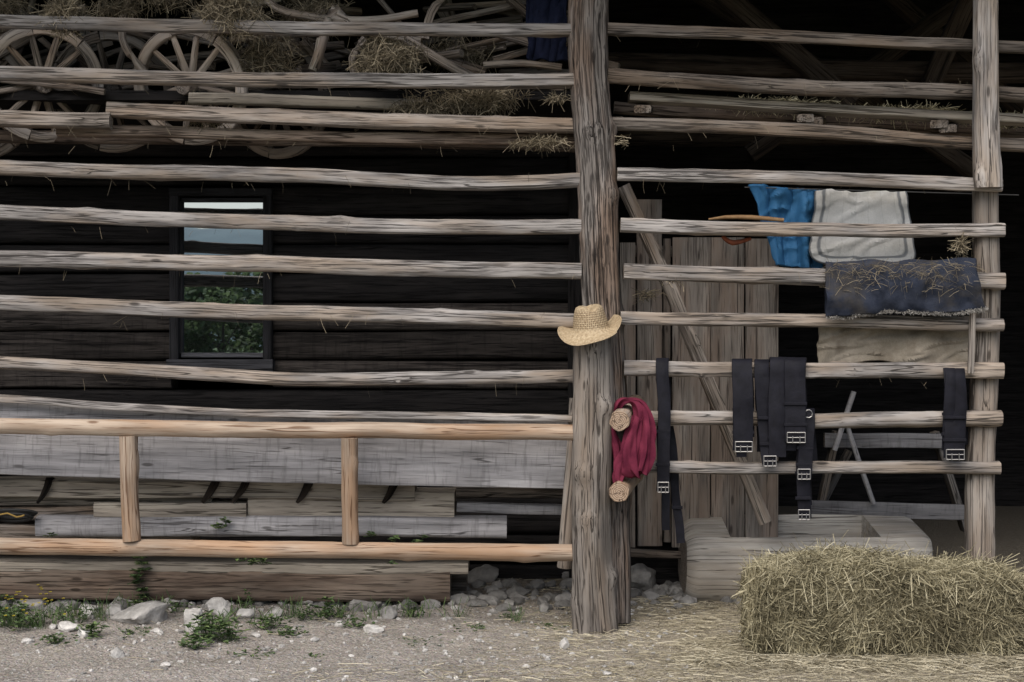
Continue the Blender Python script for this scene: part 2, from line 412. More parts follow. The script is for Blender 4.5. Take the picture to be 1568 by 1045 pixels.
for i,(a,b,h,md) in enumerate([(34,46,10,[(450,44)]),(112,124,11,[(450,124)]),(256,277,11,[(180,263),(430,268),(700,280)]),(322,347,11.5,[(200,333),(430,341),(600,348)]),(399,414,12,[(330,403),(650,412)]),(461,490,11.5,[(200,472),(430,478)]),(546,574,10,[(280,570),(450,581),(600,580)])]):
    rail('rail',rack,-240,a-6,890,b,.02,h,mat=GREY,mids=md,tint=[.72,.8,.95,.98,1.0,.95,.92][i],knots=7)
rail('rail',rack,-240,606,876,640,.06,6,mat=GREY,mids=[(0,612),(440,634)],knots=0,rough=.08,tint=1.05)
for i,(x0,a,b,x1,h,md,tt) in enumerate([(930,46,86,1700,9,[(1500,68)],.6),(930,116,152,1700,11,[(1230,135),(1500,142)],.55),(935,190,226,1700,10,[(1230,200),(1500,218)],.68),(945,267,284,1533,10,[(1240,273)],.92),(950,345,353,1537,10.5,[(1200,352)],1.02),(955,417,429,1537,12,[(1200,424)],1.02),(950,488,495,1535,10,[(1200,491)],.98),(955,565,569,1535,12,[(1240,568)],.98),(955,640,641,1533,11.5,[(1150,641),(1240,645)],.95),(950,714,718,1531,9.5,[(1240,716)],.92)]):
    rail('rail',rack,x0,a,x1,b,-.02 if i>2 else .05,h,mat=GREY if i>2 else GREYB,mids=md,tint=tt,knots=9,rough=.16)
rail('brace',rack,955,285,1172,800,.35,11,mat=GREYB,mids=[(1035,465)],tint=1.1)
rail('loft_beam',rack,165,168,885,193,.12,12,mat=GREYB,mids=[(500,182),(620,186)],tint=1.2)
rail('loft_beam',rack,88,200,885,214,.2,9,mat=BEAMB,mids=[(520,210)],tint=1.6)
rail('loft_beam',rack,-240,178,170,186,.1,12,mat=GREYB,tint=1.0)
rail('loft_beam',rack,290,152,655,160,.3,9,mat=PALE,tint=.95)
rail('loft_beam',rack,-240,205,885,222,.5,10,mat=BEAMB,tint=.8)
rail('loft_beam',rack,440,118,885,130,.5,8,mat=BEAMB,tint=1.1)
rail('shelf_plank',rack,963,150,1700,195,.20,6.5,hd=.07,mat=PALE,prof=rectprof(),tint=1.15,mids=[(1480,180)],knots=0,rough=.04)
rail('shelf_beam',rack,940,165,1700,215,.55,9,mat=BEAMB,tint=.8)
mb=MB()
for px,py in ((985,170),(1232,182),(1247,186),(1438,190),(1452,198),(940,186)):
    sweep(mb,[P(px,py,.08),P(px+4,py-2,.6)],(M(13,0),M(6,0)),prof=rectprof(),rough=.08,tint=.6)
mb.build('shelf_brackets',[GREYB,GREYB],rack)

# ============================================================ peeled-wood railing
rl=empty('wooden_railing')
def nl(name,pts,r,**k):
    return timber(name,rl,pts,(r,r),NEWW,ENDN,prof=roundprof(22),rough=.09,wob=.005,knots=5,seg=.04,**k)
nl('top_rail',[P(-240,651,-.08),P(430,657,-.08),P(887,663,-.08)],M(12.5,-.08),tint=.92)
nl('bottom_rail',[P(-240,832,-.08),P(430,842,-.08),P(887,847,-.08)],M(13,-.08),tint=.88)
nl('baluster',[P(196,668,-.09),P(199,760,-.09),P(203,828,-.09)],M(13.5,-.08),tint=.82)
nl('baluster',[P(535,671,-.09),P(536,833,-.09)],M(12.5,-.08),tint=.66)
nl('cross_rail',[P(949,645,-.26),P(974,616,.35)],M(15,-.1),tint=.8)
nl('cross_rail',[P(949,755,-.26),P(972,724,.35)],M(15,-.1),tint=.8)

# ============================================================ wide plank + timber stack
timber('wide_plank',None,[P(-240,664,.13),P(0,672,.13),P(868,694,.13)],(.02,M(55,.13)),PLANK,ENDG,prof=rectprof(.005,4),rough=.012,wob=.004,tint=1.0)
st=empty('timber_stack')
def pl(x0,y0,x1,y1,y,hp,hd,mat,tint=1,name='plank',ro=.05,pr=None):
    timber(name,st,[P(x0,y0,y),P(x1,y1,y)],(hd,M(hp,y)),mat,ENDG,prof=pr or rectprof(.006,3),rough=ro,wob=.006,tint=tint)
pl(-240,742,637,750,.40,13,.10,PALE,1.0)
pl(-240,763,330,766,.47,7,.10,PALE,.6)
pl(386,769,697,771,.45,20,.12,PALE,1.08)
pl(152,780,382,781,.40,11,.10,PALE,.9)
pl(-240,782,152,781,.46,9,.10,GREYB,.9)
pl(62,803,776,806,.36,16,.09,PLANK,1.05,'beam',.12,sqprof(.5,16))
pl(-240,812,300,815,.50,12,.1,GREYB,.9)
pl(-240,862,718,866,.60,8,.14,PALE,.9)
pl(-240,886,690,893,.55,27,.09,BEAMB,1.15,'beam',.05,sqprof(.3,20))
pl(-240,884,715,888,.8,26,.08,GREYB,.7,'beam')
pl(700,776,868,782,.40,7,.05,PLANK,.9)
pl(695,752,868,752,.75,9,.05,GREYB,.35)
pl(760,845,900,850,.5,8,.06,GREYB,.5)
timber('support',st,[P(705,850,.85),P(706,905,.85)],(.04,.04),GREYB)
mb=MB()
for x in (66,320,366,464,596):
    sweep(mb,[P(x+16,735,.46),P(x+11,734,.31),P(x+8,742,.28),P(x,756,.28),P(x-10,770,.295)],[(M(4,0),.005),(M(6,0),.006),(M(6,0),.006),(M(4.5,0),.006),(M(2,0),.004)],prof=rectprof(.002,1),seg=.015,rough=.3,tint=.16,wob=.004,wobf=9,side=Vector((1,0,0)))
mb.build('dark_bands',[BEAMB,BEAMB],st)  # thin near-black bands laid over the top plank
t=NT('rope_black'); ROPEB=t.fin((.015,.015,.015),.7)
t=NT('rope_yellow'); ROPEY=t.fin((.25,.16,.04),.7)
rp_=empty('coiled_rope')
mb=MB()
for k in range(3):
    sweep(mb,[P(22+34*math.cos(a)*(1-.1*k),786+6*math.sin(a)+k*3,.22+.05*math.sin(a)) for a in [i*.5 for i in range(13)]],(.008,.008),prof=roundprof(8),seg=.02,wob=.003)
mb.build('black_rope',[ROPEB,ROPEB],rp_)
mb=MB(); sweep(mb,[P(-5,790,.13),P(12,786,.13),P(26,792,.13),P(38,789,.13)],(.004,.004),prof=roundprof(8),seg=.02); mb.build('yellow_rope',[ROPEY,ROPEY],rp_)

# ============================================================ plank partition
door=empty('plank_partition')
for (x0,x1,top,bot,y,tt) in [(950,973,372,838,.86,.8),(976,1014,306,836,.90,.85),(1016,1027,366,830,.93,.75),(1029,1087,364,838,.84,1.0),(1089,1140,364,838,.85,.93),(1142,1192,366,838,.84,1.0)]:
    a=P((x0+x1)/2,bot,y); b=P((x0+x1)/2,top,y)
    timber('board',door,[a,b],(M((x1-x0)/2,y),.014),DOORW,ENDG,prof=rectprof(.003,3),rough=.02,wob=.003,tint=tt*1.1)
boxo('backing',(.64,1.0,.0),(1.5,1.04,1.98),DARKW,door)
rail('ledger',door,950,384,1190,388,.95,8,mat=DOORW)
rail('threshold',door,950,846,1050,850,.8,6,mat=GREYB,tint=.7)

# ============================================================ trough
mb=MB(); TY=.72
TX0,TX1,HX0,HX1=P(1052,0,.5).x,P(1426,0,.5).x,P(1122,0,.5).x,P(1346,0,.5).x
tr=math.radians(10); ct,stt=math.cos(tr),math.sin(tr)
def sec(x,zb,sc=1.0):
    pr=[(-.15,0),(.15,0),(.22,.05),(.245,.2),(.24,.37),(.225,.40),(.20,.405),(.175,zb),(-.175,zb),(-.195,.405),(-.225,.395),(-.25,.365),(-.268,.29),(-.272,.20),(-.25,.10),(-.205,.03)]
    r=[]
    for (y,z) in pr:
        k=1+.05*noise.noise(Vector((x*1.5,y*6,z*6)))+.02*noise.noise(Vector((x*5,y*10,z*10)))
        yy,zz=y*k*sc,(z-.2)*k*sc*.98
        r.append(mb.add((x+(.04*(1-abs(z-.2)/.2) if False else 0),TY+yy*ct-zz*stt,zz*ct+yy*stt+.215),(x,y*k,z*k),1.0))
    return r
secs=[(TX0-.0,.404,.80),(TX0+.012,.404,.88),(TX0+.035,.404,.955)]
n=8
secs+=[(TX0+.06+(HX0-TX0-.07)*i/n,.404,1) for i in range(n+1)]
secs+=[(HX0+(HX1-HX0)*i/24,.16 ,1) for i in range(25)]
secs+=[(HX1+.01+(TX1-HX1-.05)*i/n,.404,1) for i in range(n+1)]+[(TX1-.01,.404,.96),(TX1,.404,.9)]
rg=[sec(*s) for s in secs]
for i in range(len(rg)-1):
    for j in range(16): mb.face((rg[i][j],rg[i][(j+1)%16],rg[i+1][(j+1)%16],rg[i+1][j]))
for r_,rev in ((rg[0],1),(rg[-1],0)):
    ids=[mb.add(mb.v[q],mb.wc[q],1.0) for q in r_]
    mb.face(tuple(ids[::-1]) if rev else tuple(ids),1)
mb.build('hollowed_log_trough',[TROUGHW,ENDG])

# ============================================================ hay bale
bale=empty('hay_bale')
bx0,bx1,by0,by1,bz=P(1156,0,-.72).x,P(1572,0,-.72).x,-.80,-.36,.405
def bshape(u,v,w):
    x=bx0+(bx1-bx0)*u; y=by0+(by1-by0)*v; z=bz*w
    k=noise.noise(Vector((x*4,y*4,z*4)))*.035+noise.noise(Vector((x*11,y*11,z*11)))*.02
    c=Vector(((bx0+bx1)/2,(by0+by1)/2,bz/2)); d=(Vector((x,y,z))-c)
    e=abs(2*u-1)**6+abs(2*v-1)**6+abs(2*w-1)**6
    f=1/(max(1,e)**(1/7))
    q=c+d*f; q+=d.normalized()*k
    q.z+= .02*math.sin(u*5)*w
    if v<.5: q.y+=.016*(abs(math.sin(u*17+1.2*math.sin(w*3)))**6)
    return q
mb=MB()
def gface(fn,nu,nv):
    b=len(mb.v)
    for j in range(nv+1):
        for i in range(nu+1): q=fn(i/nu,j/nv); mb.add(q,q,.25)
    for j in range(nv):
        for i in range(nu): a=b+j*(nu+1)+i; mb.face((a,a+1,a+nu+2,a+nu+1))
gface(lambda a,b:bshape(a,0,b),80,24); gface(lambda a,b:bshape(a,1,b),60,24); gface(lambda a,b:bshape(a,b,1),60,24); gface(lambda a,b:bshape(0,a,b),24,24); gface(lambda a,b:bshape(1,a,b),24,24)
t=NT('packed_hay'); o=t.obj()
c=t.ramp(t.noise(t.map(o,(60,60,14)),1,3,.7),[(.3,(.05,.04,.022)),(.7,(.28,.235,.13))])
HAYCORE=t.fin(c,.9,t.noise(o,60,3),.8,.02,.1)
mb.build('packed_core',[HAYCORE],bale)
mb=MB()
for _ in range(30000):
    f=R()
    if f<.5:
        u,w=R(),R(); p=bshape(u,0,w); nrm=Vector((0,-1,0)); d=Vector((U(-.7,.7),U(-.35,.1),U(-1,.7))) if R()<.75 else Vector((U(-1,1),U(-.4,0),U(-.3,.3)))
        d+=Vector((.5*math.sin(u*9+w*3),0,0))
    elif f<.82:
        u,v=R(),R(); p=bshape(u,v,1); nrm=Vector((0,0,1)); d=Vector((U(-1,1),U(-1,.6),U(-.12,.45)))
    elif f<.92:
        v,w=R(),R(); p=bshape(0,v,w); nrm=Vector((-1,0,0)); d=Vector((U(-.3,.1),U(-1,1),U(-1,.5)))
    else:
        v,w=R(),R(); p=bshape(1,v,w); nrm=Vector((1,0,0)); d=Vector((U(-.1,.5),U(-1,1),U(-1,.8)))
    d.normalize(); L=U(.03,.13) if R()<.85 else U(.1,.2)
    cn=noise.noise(p*7)*.45
    tt=min(1,max(0,R()*.85+cn+(.1 if f>.5 else 0)))
    strand(mb,p+nrm*U(-.008,.014)-d*L*.5,d,L,U(.0016,.0040),Vector((0,-.05,-U(0,.35)))+nrm*.05,tt)
for _ in range(3400):
    u=R(); p=bshape(u,R()*.8,1); d=Vector((U(-1,1),-U(-.2,1),U(-.2,.6))).normalized()
    strand(mb,p,d,U(.05,.16),.0028,Vector((0,-.1,-U(0,1.0))),U(.4,1))
mb.build('hay_strands',[HAY],bale,smooth=False)
mb=MB(); cnt=0
while cnt<22000:
    x=U(-2.2,3.3); y=U(-1.75,1.15)
    w=max(0,min(1,(x+.35)/1.3))**1.6
    w=w*(.6+.9*noise.noise(Vector((x*2,y*2.5,5))))
    if y<-.9: w=max(w,.25*max(0,(x+1.2)))
    if y>.5: w*=.5
    if R()>w+.008: continue
    cnt+=1
    a=U(0,6.28); d=Vector((math.cos(a),math.sin(a),U(-.03,.10)))
    strand(mb,Vector((x,y,gz(x,y)+U(.002,.016))),d,U(.02,.11)*(1.3 if R()<.1 else .85),U(.0018,.0032),Vector((U(-.2,.2),U(-.2,.2),-.06)),R()*.9)
for _ in range(5500):
    x=U(bx0-.3,bx1+.15); y=by0-abs(random.gauss(0,.10)) if R()<.7 else U(by0,by1)
    a=U(0,6.28); d=Vector((math.cos(a),math.sin(a)*.8,U(-.1,.25))).normalized()
    strand(mb,Vector((x,y,U(.003,.035))),d,U(.04,.14),.003,Vector((0,0,-.15)),R())
mb.build('loose_straw',[STRAW],smooth=False)

# ============================================================ straw hat
t=NT('woven_straw'); wc=t.attr('wc').outputs['Vector']
s=t.n('ShaderNodeSeparateXYZ'); t.l(wc,s.inputs[0])
w1=t.math('SINE',t.math('ADD',t.math('MULTIPLY',s.outputs[0],28),t.math('MULTIPLY',s.outputs[1],300)))
w2=t.math('SINE',t.math('SUBTRACT',t.math('MULTIPLY',s.outputs[0],28),t.math('MULTIPLY',s.outputs[1],300)))
hole=t.math('MULTIPLY',t.math('GREATER_THAN',t.math('MULTIPLY',w1,w2),.2),s.outputs[2])
n=t.noise(t.obj(),90,3)
c=t.ramp(n,[(.3,(.28,.205,.12)),(.7,(.48,.385,.255))])
c=t.mix(t.math('MULTIPLY',hole,.8),c,(.11,.07,.038))
HATM=t.fin(c,.7,t.math('ADD',w1,w2),.3,.003,.3)
mb=MB()
prof=[(0,.118,0),(.03,.120,0),(.052,.120,0),(.066,.113,0),(.074,.095,1),(.080,.072,1),(.085,.045,1),(.089,.022,1),(.091,.010,0),(.098,.002,0),(.115,-.002,0),(.135,-.004,0),(.155,-.001,0),(.172,.004,0),(.175,.007,0)]
NA=72; rr=[]
for k,(r,zz,hh) in enumerate(prof):
    ring=[]
    for i in range(NA):
        a=2*math.pi*i/NA; x=r*math.cos(a)*.95; y=r*math.sin(a)*1.12; z=zz
        if r>.095:
            e=((r-.095)/.078); z+=e*(.042*max(0,math.cos(a))**2.2+.012*max(0,-math.cos(a))**5)-e*.052*max(0,-math.sin(a+.5))+e*.008*math.sin(3*a)
            if math.cos(a)>.6: x-=e*.010
        elif zz>.1: z-= .026*math.exp(-(x/.022)**2)*(1 if y<.05 else .4)
        if zz>.07 and y<0: x*=1-.12*min(1,-y/.07)
        ring.append(mb.add((x,y,z),(a,zz,hh),1))
    rr.append(ring)
for k in range(len(rr)-1):
    for i in range(NA): mb.face((rr[k][i],rr[k][(i+1)%NA],rr[k+1][(i+1)%NA],rr[k+1][i]))
hat=mb.build('straw_hat',[HATM])
md=hat.modifiers.new('s','SOLIDIFY'); md.thickness=.004
hat.location=P(905,508,-.12)+Vector((0,0,.008)); hat.rotation_euler=(math.radians(7),math.radians(-7),math.radians(8))

# ============================================================ fabrics
def fabric(name,c1,c2,sc=90,wr=6,border=None,stain=None,rough=.92):
    t=NT(name); o=t.obj(); wc=t.attr('wc').outputs['Vector']
    n=t.noise(o,wr,4); n2=t.noise(o,sc,3,.7)
    c=t.ramp(t.math('ADD',t.math('MULTIPLY',n,.7),t.math('MULTIPLY',n2,.3)),[(.35,c1),(.65,c2)])
    if stain: c=t.mix(t.ramp(t.noise(o,4.3,4,.65),[(.5,0),(.64,.7)]),c,stain)
    h=t.math('ADD',t.math('MULTIPLY',n2,.5),n)
    if border:
        s=t.n('ShaderNodeSeparateXYZ'); t.l(wc,s.inputs[0])
        du=t.math('MINIMUM',s.outputs[0],t.math('SUBTRACT',1,s.outputs[0])); dv=t.math('SUBTRACT',1,s.outputs[1])
        dm=t.math('MINIMUM',du,dv)
        c=t.mix(t.ramp(dm,[(.012,1),(.02,0)]),c,border)
        st_=t.ramp(dm,[(.065,0),(.078,1),(.091,1)]); st_=t.math('MULTIPLY',st_,t.ramp(dm,[(.095,1),(.108,0)]))
        c=t.mix(t.math('MULTIPLY',st_,.9),c,border); h=t.math('SUBTRACT',h,st_)
        q_=t.math('ABSOLUTE',t.math('SINE',t.math('MULTIPLY',s.outputs[0],22)))
        h=t.math('ADD',h,t.math('MULTIPLY',q_,.6))
        c=t.mix(t.math('MULTIPLY',t.ramp(q_,[(.0,1),(.12,0)]),.2),c,border)
    return t.fin(c,rough,h,.4,.012,.15)
def cloth(name,tl,tr,br,bl,y,mat,amp=.03,nx=64,ny=56,rnd=0,thick=.012,fx=5,fz=1.5,ybot=None,sag=0,parent=None,wrk=0,edge=0):
    mb=MB(); ybot=y if ybot is None else ybot; sd=U(0,50)
    for j in range(ny+1):
        v=j/ny
        for i in range(nx+1):
            u=i/nx
            uu,vv=2*u-1,2*v-1
            if rnd and vv>0:
                e=(abs(uu)**rnd+abs(vv)**rnd)**(1/rnd); mx=max(abs(uu),abs(vv))
                if e>0: uu*=mx/e; vv*=mx/e
            a,b=(uu+1)/2,(vv+1)/2
            yy=y+(ybot-y)*b
            T=P(tl[0],tl[1],yy).lerp(P(tr[0],tr[1],yy),a); B=P(bl[0],bl[1],yy).lerp(P(br[0],br[1],yy),a)
            q=T.lerp(B,b); q.z-=sag*math.sin(math.pi*a)
            q.y+=amp*noise.noise(Vector((a*fx+b*.8,b*fz,sd)))+amp*.3*noise.noise(Vector((a*fx*2.2+b*2,b*fz*1.6,sd)))
            if wrk: q.y-=wrk*(1-abs(noise.noise(Vector((a*3+b*4,b*2-a*2,sd+3)))))**6
            if edge:
                q.z+=edge*b*b*noise.noise(Vector((a*4,0,sd+2))); q.x+=edge*(2*a-1)*noise.noise(Vector((b*4,2,sd+2)))
            q.z+=amp*.2*noise.noise(Vector((a*3,b*3,sd+5))); q.x+=amp*.2*noise.noise(Vector((a*3,b*3,sd+9)))
            mb.add(q,(u,v,0),1)
    for j in range(ny):
        for i in range(nx): k=j*(nx+1)+i; mb.face((k,k+1,k+nx+2,k+nx+1))
    o=mb.build(name,[mat],parent); m_=o.modifiers.new('s','SOLIDIFY'); m_.thickness=thick; return o
BLUE=fabric('blue_canvas',(.03,.115,.24),(.042,.155,.32),wr=3,rough=.6)
WHITE=fabric('quilted_cream',(.38,.38,.37),(.52,.52,.51),border=(.12,.13,.14),stain=(.38,.365,.33))
DENIM=fabric('denim',(.014,.018,.030),(.034,.040,.058),wr=14,stain=(.055,.05,.045))
BURLAP=fabric('burlap',(.15,.13,.10),(.30,.265,.215),sc=140,stain=(.13,.105,.08))
DKBLUE=fabric('dark_blue_cloth',(.008,.011,.028),(.018,.023,.05))
cloth('blue_blanket',(1147,284),(1256,291),(1262,412),(1190,408),.26,BLUE,amp=.11,fx=4,fz=.8,wrk=.02)
cloth('quilted_saddle_pad',(1251,292),(1387,297),(1399,409),(1240,405),.17,WHITE,amp=.05,rnd=6,fx=2,fz=1.4,thick=.018,wrk=.012,edge=.012)
cloth('burlap_sack',(1250,488),(1488,486),(1486,562),(1251,560),.08,BURLAP,amp=.05,ybot=.05,fx=4,fz=1.2,sag=-.01,wrk=.015,edge=.02)
cloth('dark_blue_jacket',(803,-30),(868,-30),(868,96),(808,92),.35,DKBLUE,amp=.08,fx=4,wrk=.02)
t=NT('wire'); WIRE=t.fin((.06,.06,.06),.5)
mb=MB(); sweep(mb,[P(1140,287,.24),P(1560,299,.2)],(.003,.003),prof=roundprof(6),wob=0); mb.build('wire',[WIRE,WIRE],rack)
pad=empty('denim_pad')
mb=MB(); nu=70
path=[(.05,482),(.07,450),(.05,420),(0,407),(-.06,404),(-.10,412),(-.125,435),(-.125,460),(-.11,482)]
cp=[(p,0) for p,_ in catmull([Vector((a*100,b,0)) for a,b in path],3)]
for j,(p,_) in enumerate(cp):
    v=j/(len(cp)-1)
    for i in range(nu+1):
        u=i/nu; px=1264+u*(230+ (16*(v-.6)/.4 if v>.6 else 0)); py=p.y-8*u*v + 6*math.sin(u*9+1)*max(0,v-.5)+(5*noise.noise(Vector((u*5,3,1))) if .3<v<.6 else 0)
        q=P(px,py,p.x/100); q.y+=.035*noise.noise(Vector((u*6,v*4,3)))+.018*noise.noise(Vector((u*13,v*9,7)))
        q.z+=.012*noise.noise(Vector((u*8,v*4,8)))
        mb.add(q,(u,v,0),1)
for j in range(len(cp)-1):
    for i in range(nu): k=j*(nu+1)+i; mb.face((k,k+1,k+nu+2,k+nu+1))
o=mb.build('pad_cover',[DENIM],pad); m_=o.modifiers.new('s','SOLIDIFY'); m_.thickness=.012
mb=MB()
for _ in range(1800):
    u=R(); p=P(1264+u*248,484-9*u+6*math.sin(u*9+1)*.5+U(-3,2),-.12)
    strand(mb,p,(rv()+Vector((0,-.3,-.2))).normalized(),U(.005,.013),.003,Vector((0,0,-.2)),U(.3,1))
mb.build('fleece_edge',[strawmat('fleece',(.12,.115,.11),(.21,.20,.185),(.31,.295,.27))],pad,smooth=False)
mb=MB()
for _ in range(750):
    u=R(); p=P(1268+u*225,402+U(0,12),U(-.10,.0)) if R()<.5 else P(1268+u*225,405+42*R()**2.2,-.15)
    a=U(0,6.28); strand(mb,p,Vector((math.cos(a),U(-.3,.1),math.sin(a)*.5)).normalized(),U(.02,.07),.002,Vector((0,0,-.3)),U(.1,.65))
mb.build('hay_on_pad',[HAYD],pad,smooth=False)
rail('stick',rack,1490,478,1487,572,-.07,5,mat=POSTL,tint=1.2,knots=0)
t=NT('red_fabric'); o_=t.obj(); SC=t.fin(t.ramp(t.noise(o_,12,3),[(.3,(.085,.013,.028)),(.7,(.165,.028,.052))]),.95,t.noise(o_,160,2),.2,.004,.05)
mb=MB()
def pleat(path,wid,dep,ph,npl):
    cps=catmull([Vector((a,b,c)) for a,b,c in path],3); n=len(cps); rings=[]
    for k,(p,u) in enumerate(cps):
        v=k/(n-1); i=min(int(u),len(wid)-1); i2=min(i+1,len(wid)-1); f=u-i; w=wid[i]*(1-f)+wid[i2]*f
        c=P(p.x,p.y,p.z/100); ring=[]
        for q in range(60):
            a=2*math.pi*q/60; r=1+.20*math.sin(npl*a+ph+v*5)+.16*noise.noise(Vector((math.cos(a)*2,math.sin(a)*2,v*4+ph)))+.08*math.sin((2*npl+1)*a-v*7+ph)
            ring.append(mb.add(c+Vector((M(w,0)*math.cos(a)*r,dep*math.sin(a)*r,M(4,0)*math.sin(a*3+ph))),(0,0,0),1))
        rings.append(ring)
    for k in range(n-1):
        for q in range(60): mb.face((rings[k][q],rings[k][(q+1)%60],rings[k+1][(q+1)%60],rings[k+1][q]))
    for rg_ in (rings[0],rings[-1]): mb.face(tuple(rg_))
pleat([(944,628,-12),(950,617,-14),(962,613,-14),(976,617,-14),(984,632,-16),(985,660,-18),(984,695,-20),(978,724,-20)],[5,6,8,9,12,16,16,12],.045,0,6)
pleat([(968,655,-18),(966,680,-20),(958,705,-20),(950,725,-20),(947,740,-20)],[7,13,14,10,5],.035,2,5)
pleat([(944,626,-12),(937,640,-10),(938,660,-12),(945,684,-14),(948,712,-14)],[4,4,5,8,8],.03,4,3)
pleat([(975,640,-20),(964,690,-22),(966,722,-22),(975,729,-20)],[10,12,13,7],.035,1,4)
mb.build('red_scarf',[SC])
t=NT('black_leather'); o_=t.obj(); LEA=t.fin(t.ramp(t.noise(o_,20,4),[(.3,(.004,.004,.007)),(.7,(.010,.010,.016))]),.7,t.noise(o_,70,3),.35,.004,.22)
t=NT('buckle_metal'); MET=t.fin((.32,.31,.30),.45,None,spec=.5,metal=.9)
X=Vector((1,0,0))
def buckle(mb,c,w,h):
    y=-.02; r=.003
    A=[c+Vector((sx_*w,y,sz_*h)) for sx_,sz_ in ((-1,-1),(1,-1),(1,1),(-1,1),(-1,-1))]
    for a,b in zip(A[:-1],A[1:]): sweep(mb,[a,b],(r,r),prof=roundprof(6),wob=0,rough=0)
    sweep(mb,[c+Vector((-w,y,0)),c+Vector((w,y,0))],(r*.8,r*.8),prof=roundprof(6),wob=0,rough=0)
    for k in (-.4,.4): sweep(mb,[c+Vector((k*w,y-.004,h*.3)),c+Vector((k*w,y-.004,-h*1.15))],(r*.8,r*.8),prof=roundprof(6),wob=0,rough=0)
def belt(x,xb,w,top,bot,rest=0.0,back=None,bk=True,yf=-.085,ln=0):
    e=empty('leather_belt')
    back=back or bot-20
    mb=MB()
    path=[P(x+3,back,.045),P(x+1,(top+back)/2,.05),P(x,top+14,.045),P(x,top+2,.01),P(x,top,-.03),P(x,top+5,yf+.015),P(x,top+22,yf),P((x+xb)/2+ln,(top+bot)/2,yf-.004),P(xb,bot,yf)]
    hw=M(w/2,0)
    sweep(mb,path,(hw,.004),prof=rectprof(.002,2),seg=.02,wob=.009,rough=.05,side=X,wobf=3)
    for f in (.55,.8):
        py=top+(bot-top)*f; xx=x+(xb-x)*f
        sweep(mb,[P(xx-w/2-1.5,py,yf-.008),P(xx+w/2+1.5,py,yf-.008)],(.006,.008),prof=rectprof(.002,1),wob=0,rough=0)
    mb.build('strap',[LEA,LEA],e)
    if bk:
        mb=MB(); buckle(mb,P(xb,bot-6,yf),hw*.85,M(7.5,0)); o=mb.build('buckle',[MET,MET],e)
belt(1015,1015,19,550,752,ln=3)
belt(1017,1042,13,560,832,bk=False,yf=.06)
belt(1138,1138,30,551,690)
belt(1130,1134,16,556,700,bk=False,yf=-.07)
belt(1167,1178,22,553,712,ln=-4)
belt(1192,1190,26,550,700,yf=-.09,bk=False)
belt(1218,1218,32,548,676,yf=-.105)
belt(1206,1204,24,549,690,bk=False,yf=-.075)
belt(1236,1230,22,630,732,yf=-.08)
belt(1228,1230,20,640,794,yf=-.06)
belt(1463,1461,32,563,702,ln=2)
belt(1455,1450,16,566,690,bk=False,yf=-.075)
mb=MB(); 
c=P(1238,634,-.1); sweep(mb,[c+Vector((.02*math.cos(a),0,.02*math.sin(a))) for a in [i*.7 for i in range(10)]],(.003,.003),prof=roundprof(6),seg=.01,wob=0)
mb.build('harness_ring',[MET,MET])

# ============================================================ sawhorse & poles
sh=empty('sawhorse')
def sp_(x0,y0,x1,y1,y,h,m=GREY,tt=.5,par=sh,nm='bar',**k): rail(nm,par,x0,y0,x1,y1,y,h,hd=.02,mat=m,prof=rectprof(.004,2),knots=0,rough=.04,tint=tt,**k)
sp_(1262,674,1445,676,1.45,11,PLANK,.85); sp_(1235,778,1475,786,1.4,12,PLANK,.6)
sp_(1280,660,1248,812,1.5,10); sp_(1430,662,1478,812,1.5,12); sp_(1300,690,1250,790,1.7,8)
b2=empty('hay_fork')
rail('handle',b2,1308,600,1278,690,1.3,4,mat=PLANK,tint=1.3,knots=0); 
rail('handle',b2,1293,640,1338,772,1.35,4,mat=PLANK,tint=1.3,knots=0)
tool=empty('wooden_mallet')
t=NT('varnished_handle'); VH=t.fin(t.ramp(t.noise(t.obj(),20,3),[(.3,(.20,.11,.05)),(.7,(.34,.21,.10))]),.6)
mb=MB(); sweep(mb,[P(1085,336,.08),P(1110,333,.08),P(1150,333,.08),P(1200,337,.08)],[(.005,.005),(.011,.010),(.013,.013),(.010,.010)],prof=roundprof(10),wob=.002); mb.build('handle',[VH,VH],tool)
t=NT('rusty_red'); RUST=t.fin(t.ramp(t.noise(t.obj(),30,3),[(.3,(.10,.03,.015)),(.7,(.26,.07,.03))]),.8)
mb=MB(); sweep(mb,[P(1106,362,.03),P(1122,372,.03),P(1150,366,.03)],[(.008,.008),(.016,.014),(.01,.008)],prof=roundprof(10),seg=.02,wob=.002); mb.build('head',[RUST,RUST],tool)

# ============================================================ loft clutter
def wheel(px,py,y,rpx,rotz,rotx,tint):
    e=empty('wagon_wheel'); e.location=P(px,py,y); e.rotation_euler=(math.radians(rotx),0,math.radians(rotz))
    Rr=M(rpx,y); mb=MB(); n=7
    for k in range(n):
        a0=2*math.pi*k/n+.01; a1=2*math.pi*(k+1)/n-.01
        pts=[Vector((Rr*math.cos(a0+(a1-a0)*i/6),0,Rr*math.sin(a0+(a1-a0)*i/6))) for i in range(7)]
        sweep(mb,pts,(.028,.028),prof=rectprof(.006,2),seg=.04,side=Vector((0,1,0)),wob=.003,rough=.16,tint=tint*U(.6,1.3))
    mb.build('rim',[POSTL,ENDG],e)
    mb=MB()
    for k in range(12):
        a=2*math.pi*(k+.5)/12; c=Vector((math.cos(a),0,math.sin(a)))
        sweep(mb,[c*.05,c*(Rr-.02)],[(.022,.020),(.015,.014)],prof=roundprof(8),seg=.1,wob=.002,rough=.12,tint=tint*U(.6,1.1))
    sweep(mb,[(0,-.10,0),(0,-.03,0),(0,.05,0),(0,.1,0)],[(.04,.04),(.055,.055),(.055,.055),(.045,.045)],prof=roundprof(14),seg=.03,wob=0,rough=.03,tint=tint*.6)
    mb.build('spokes_and_hub',[GREYB,GREYB],e)
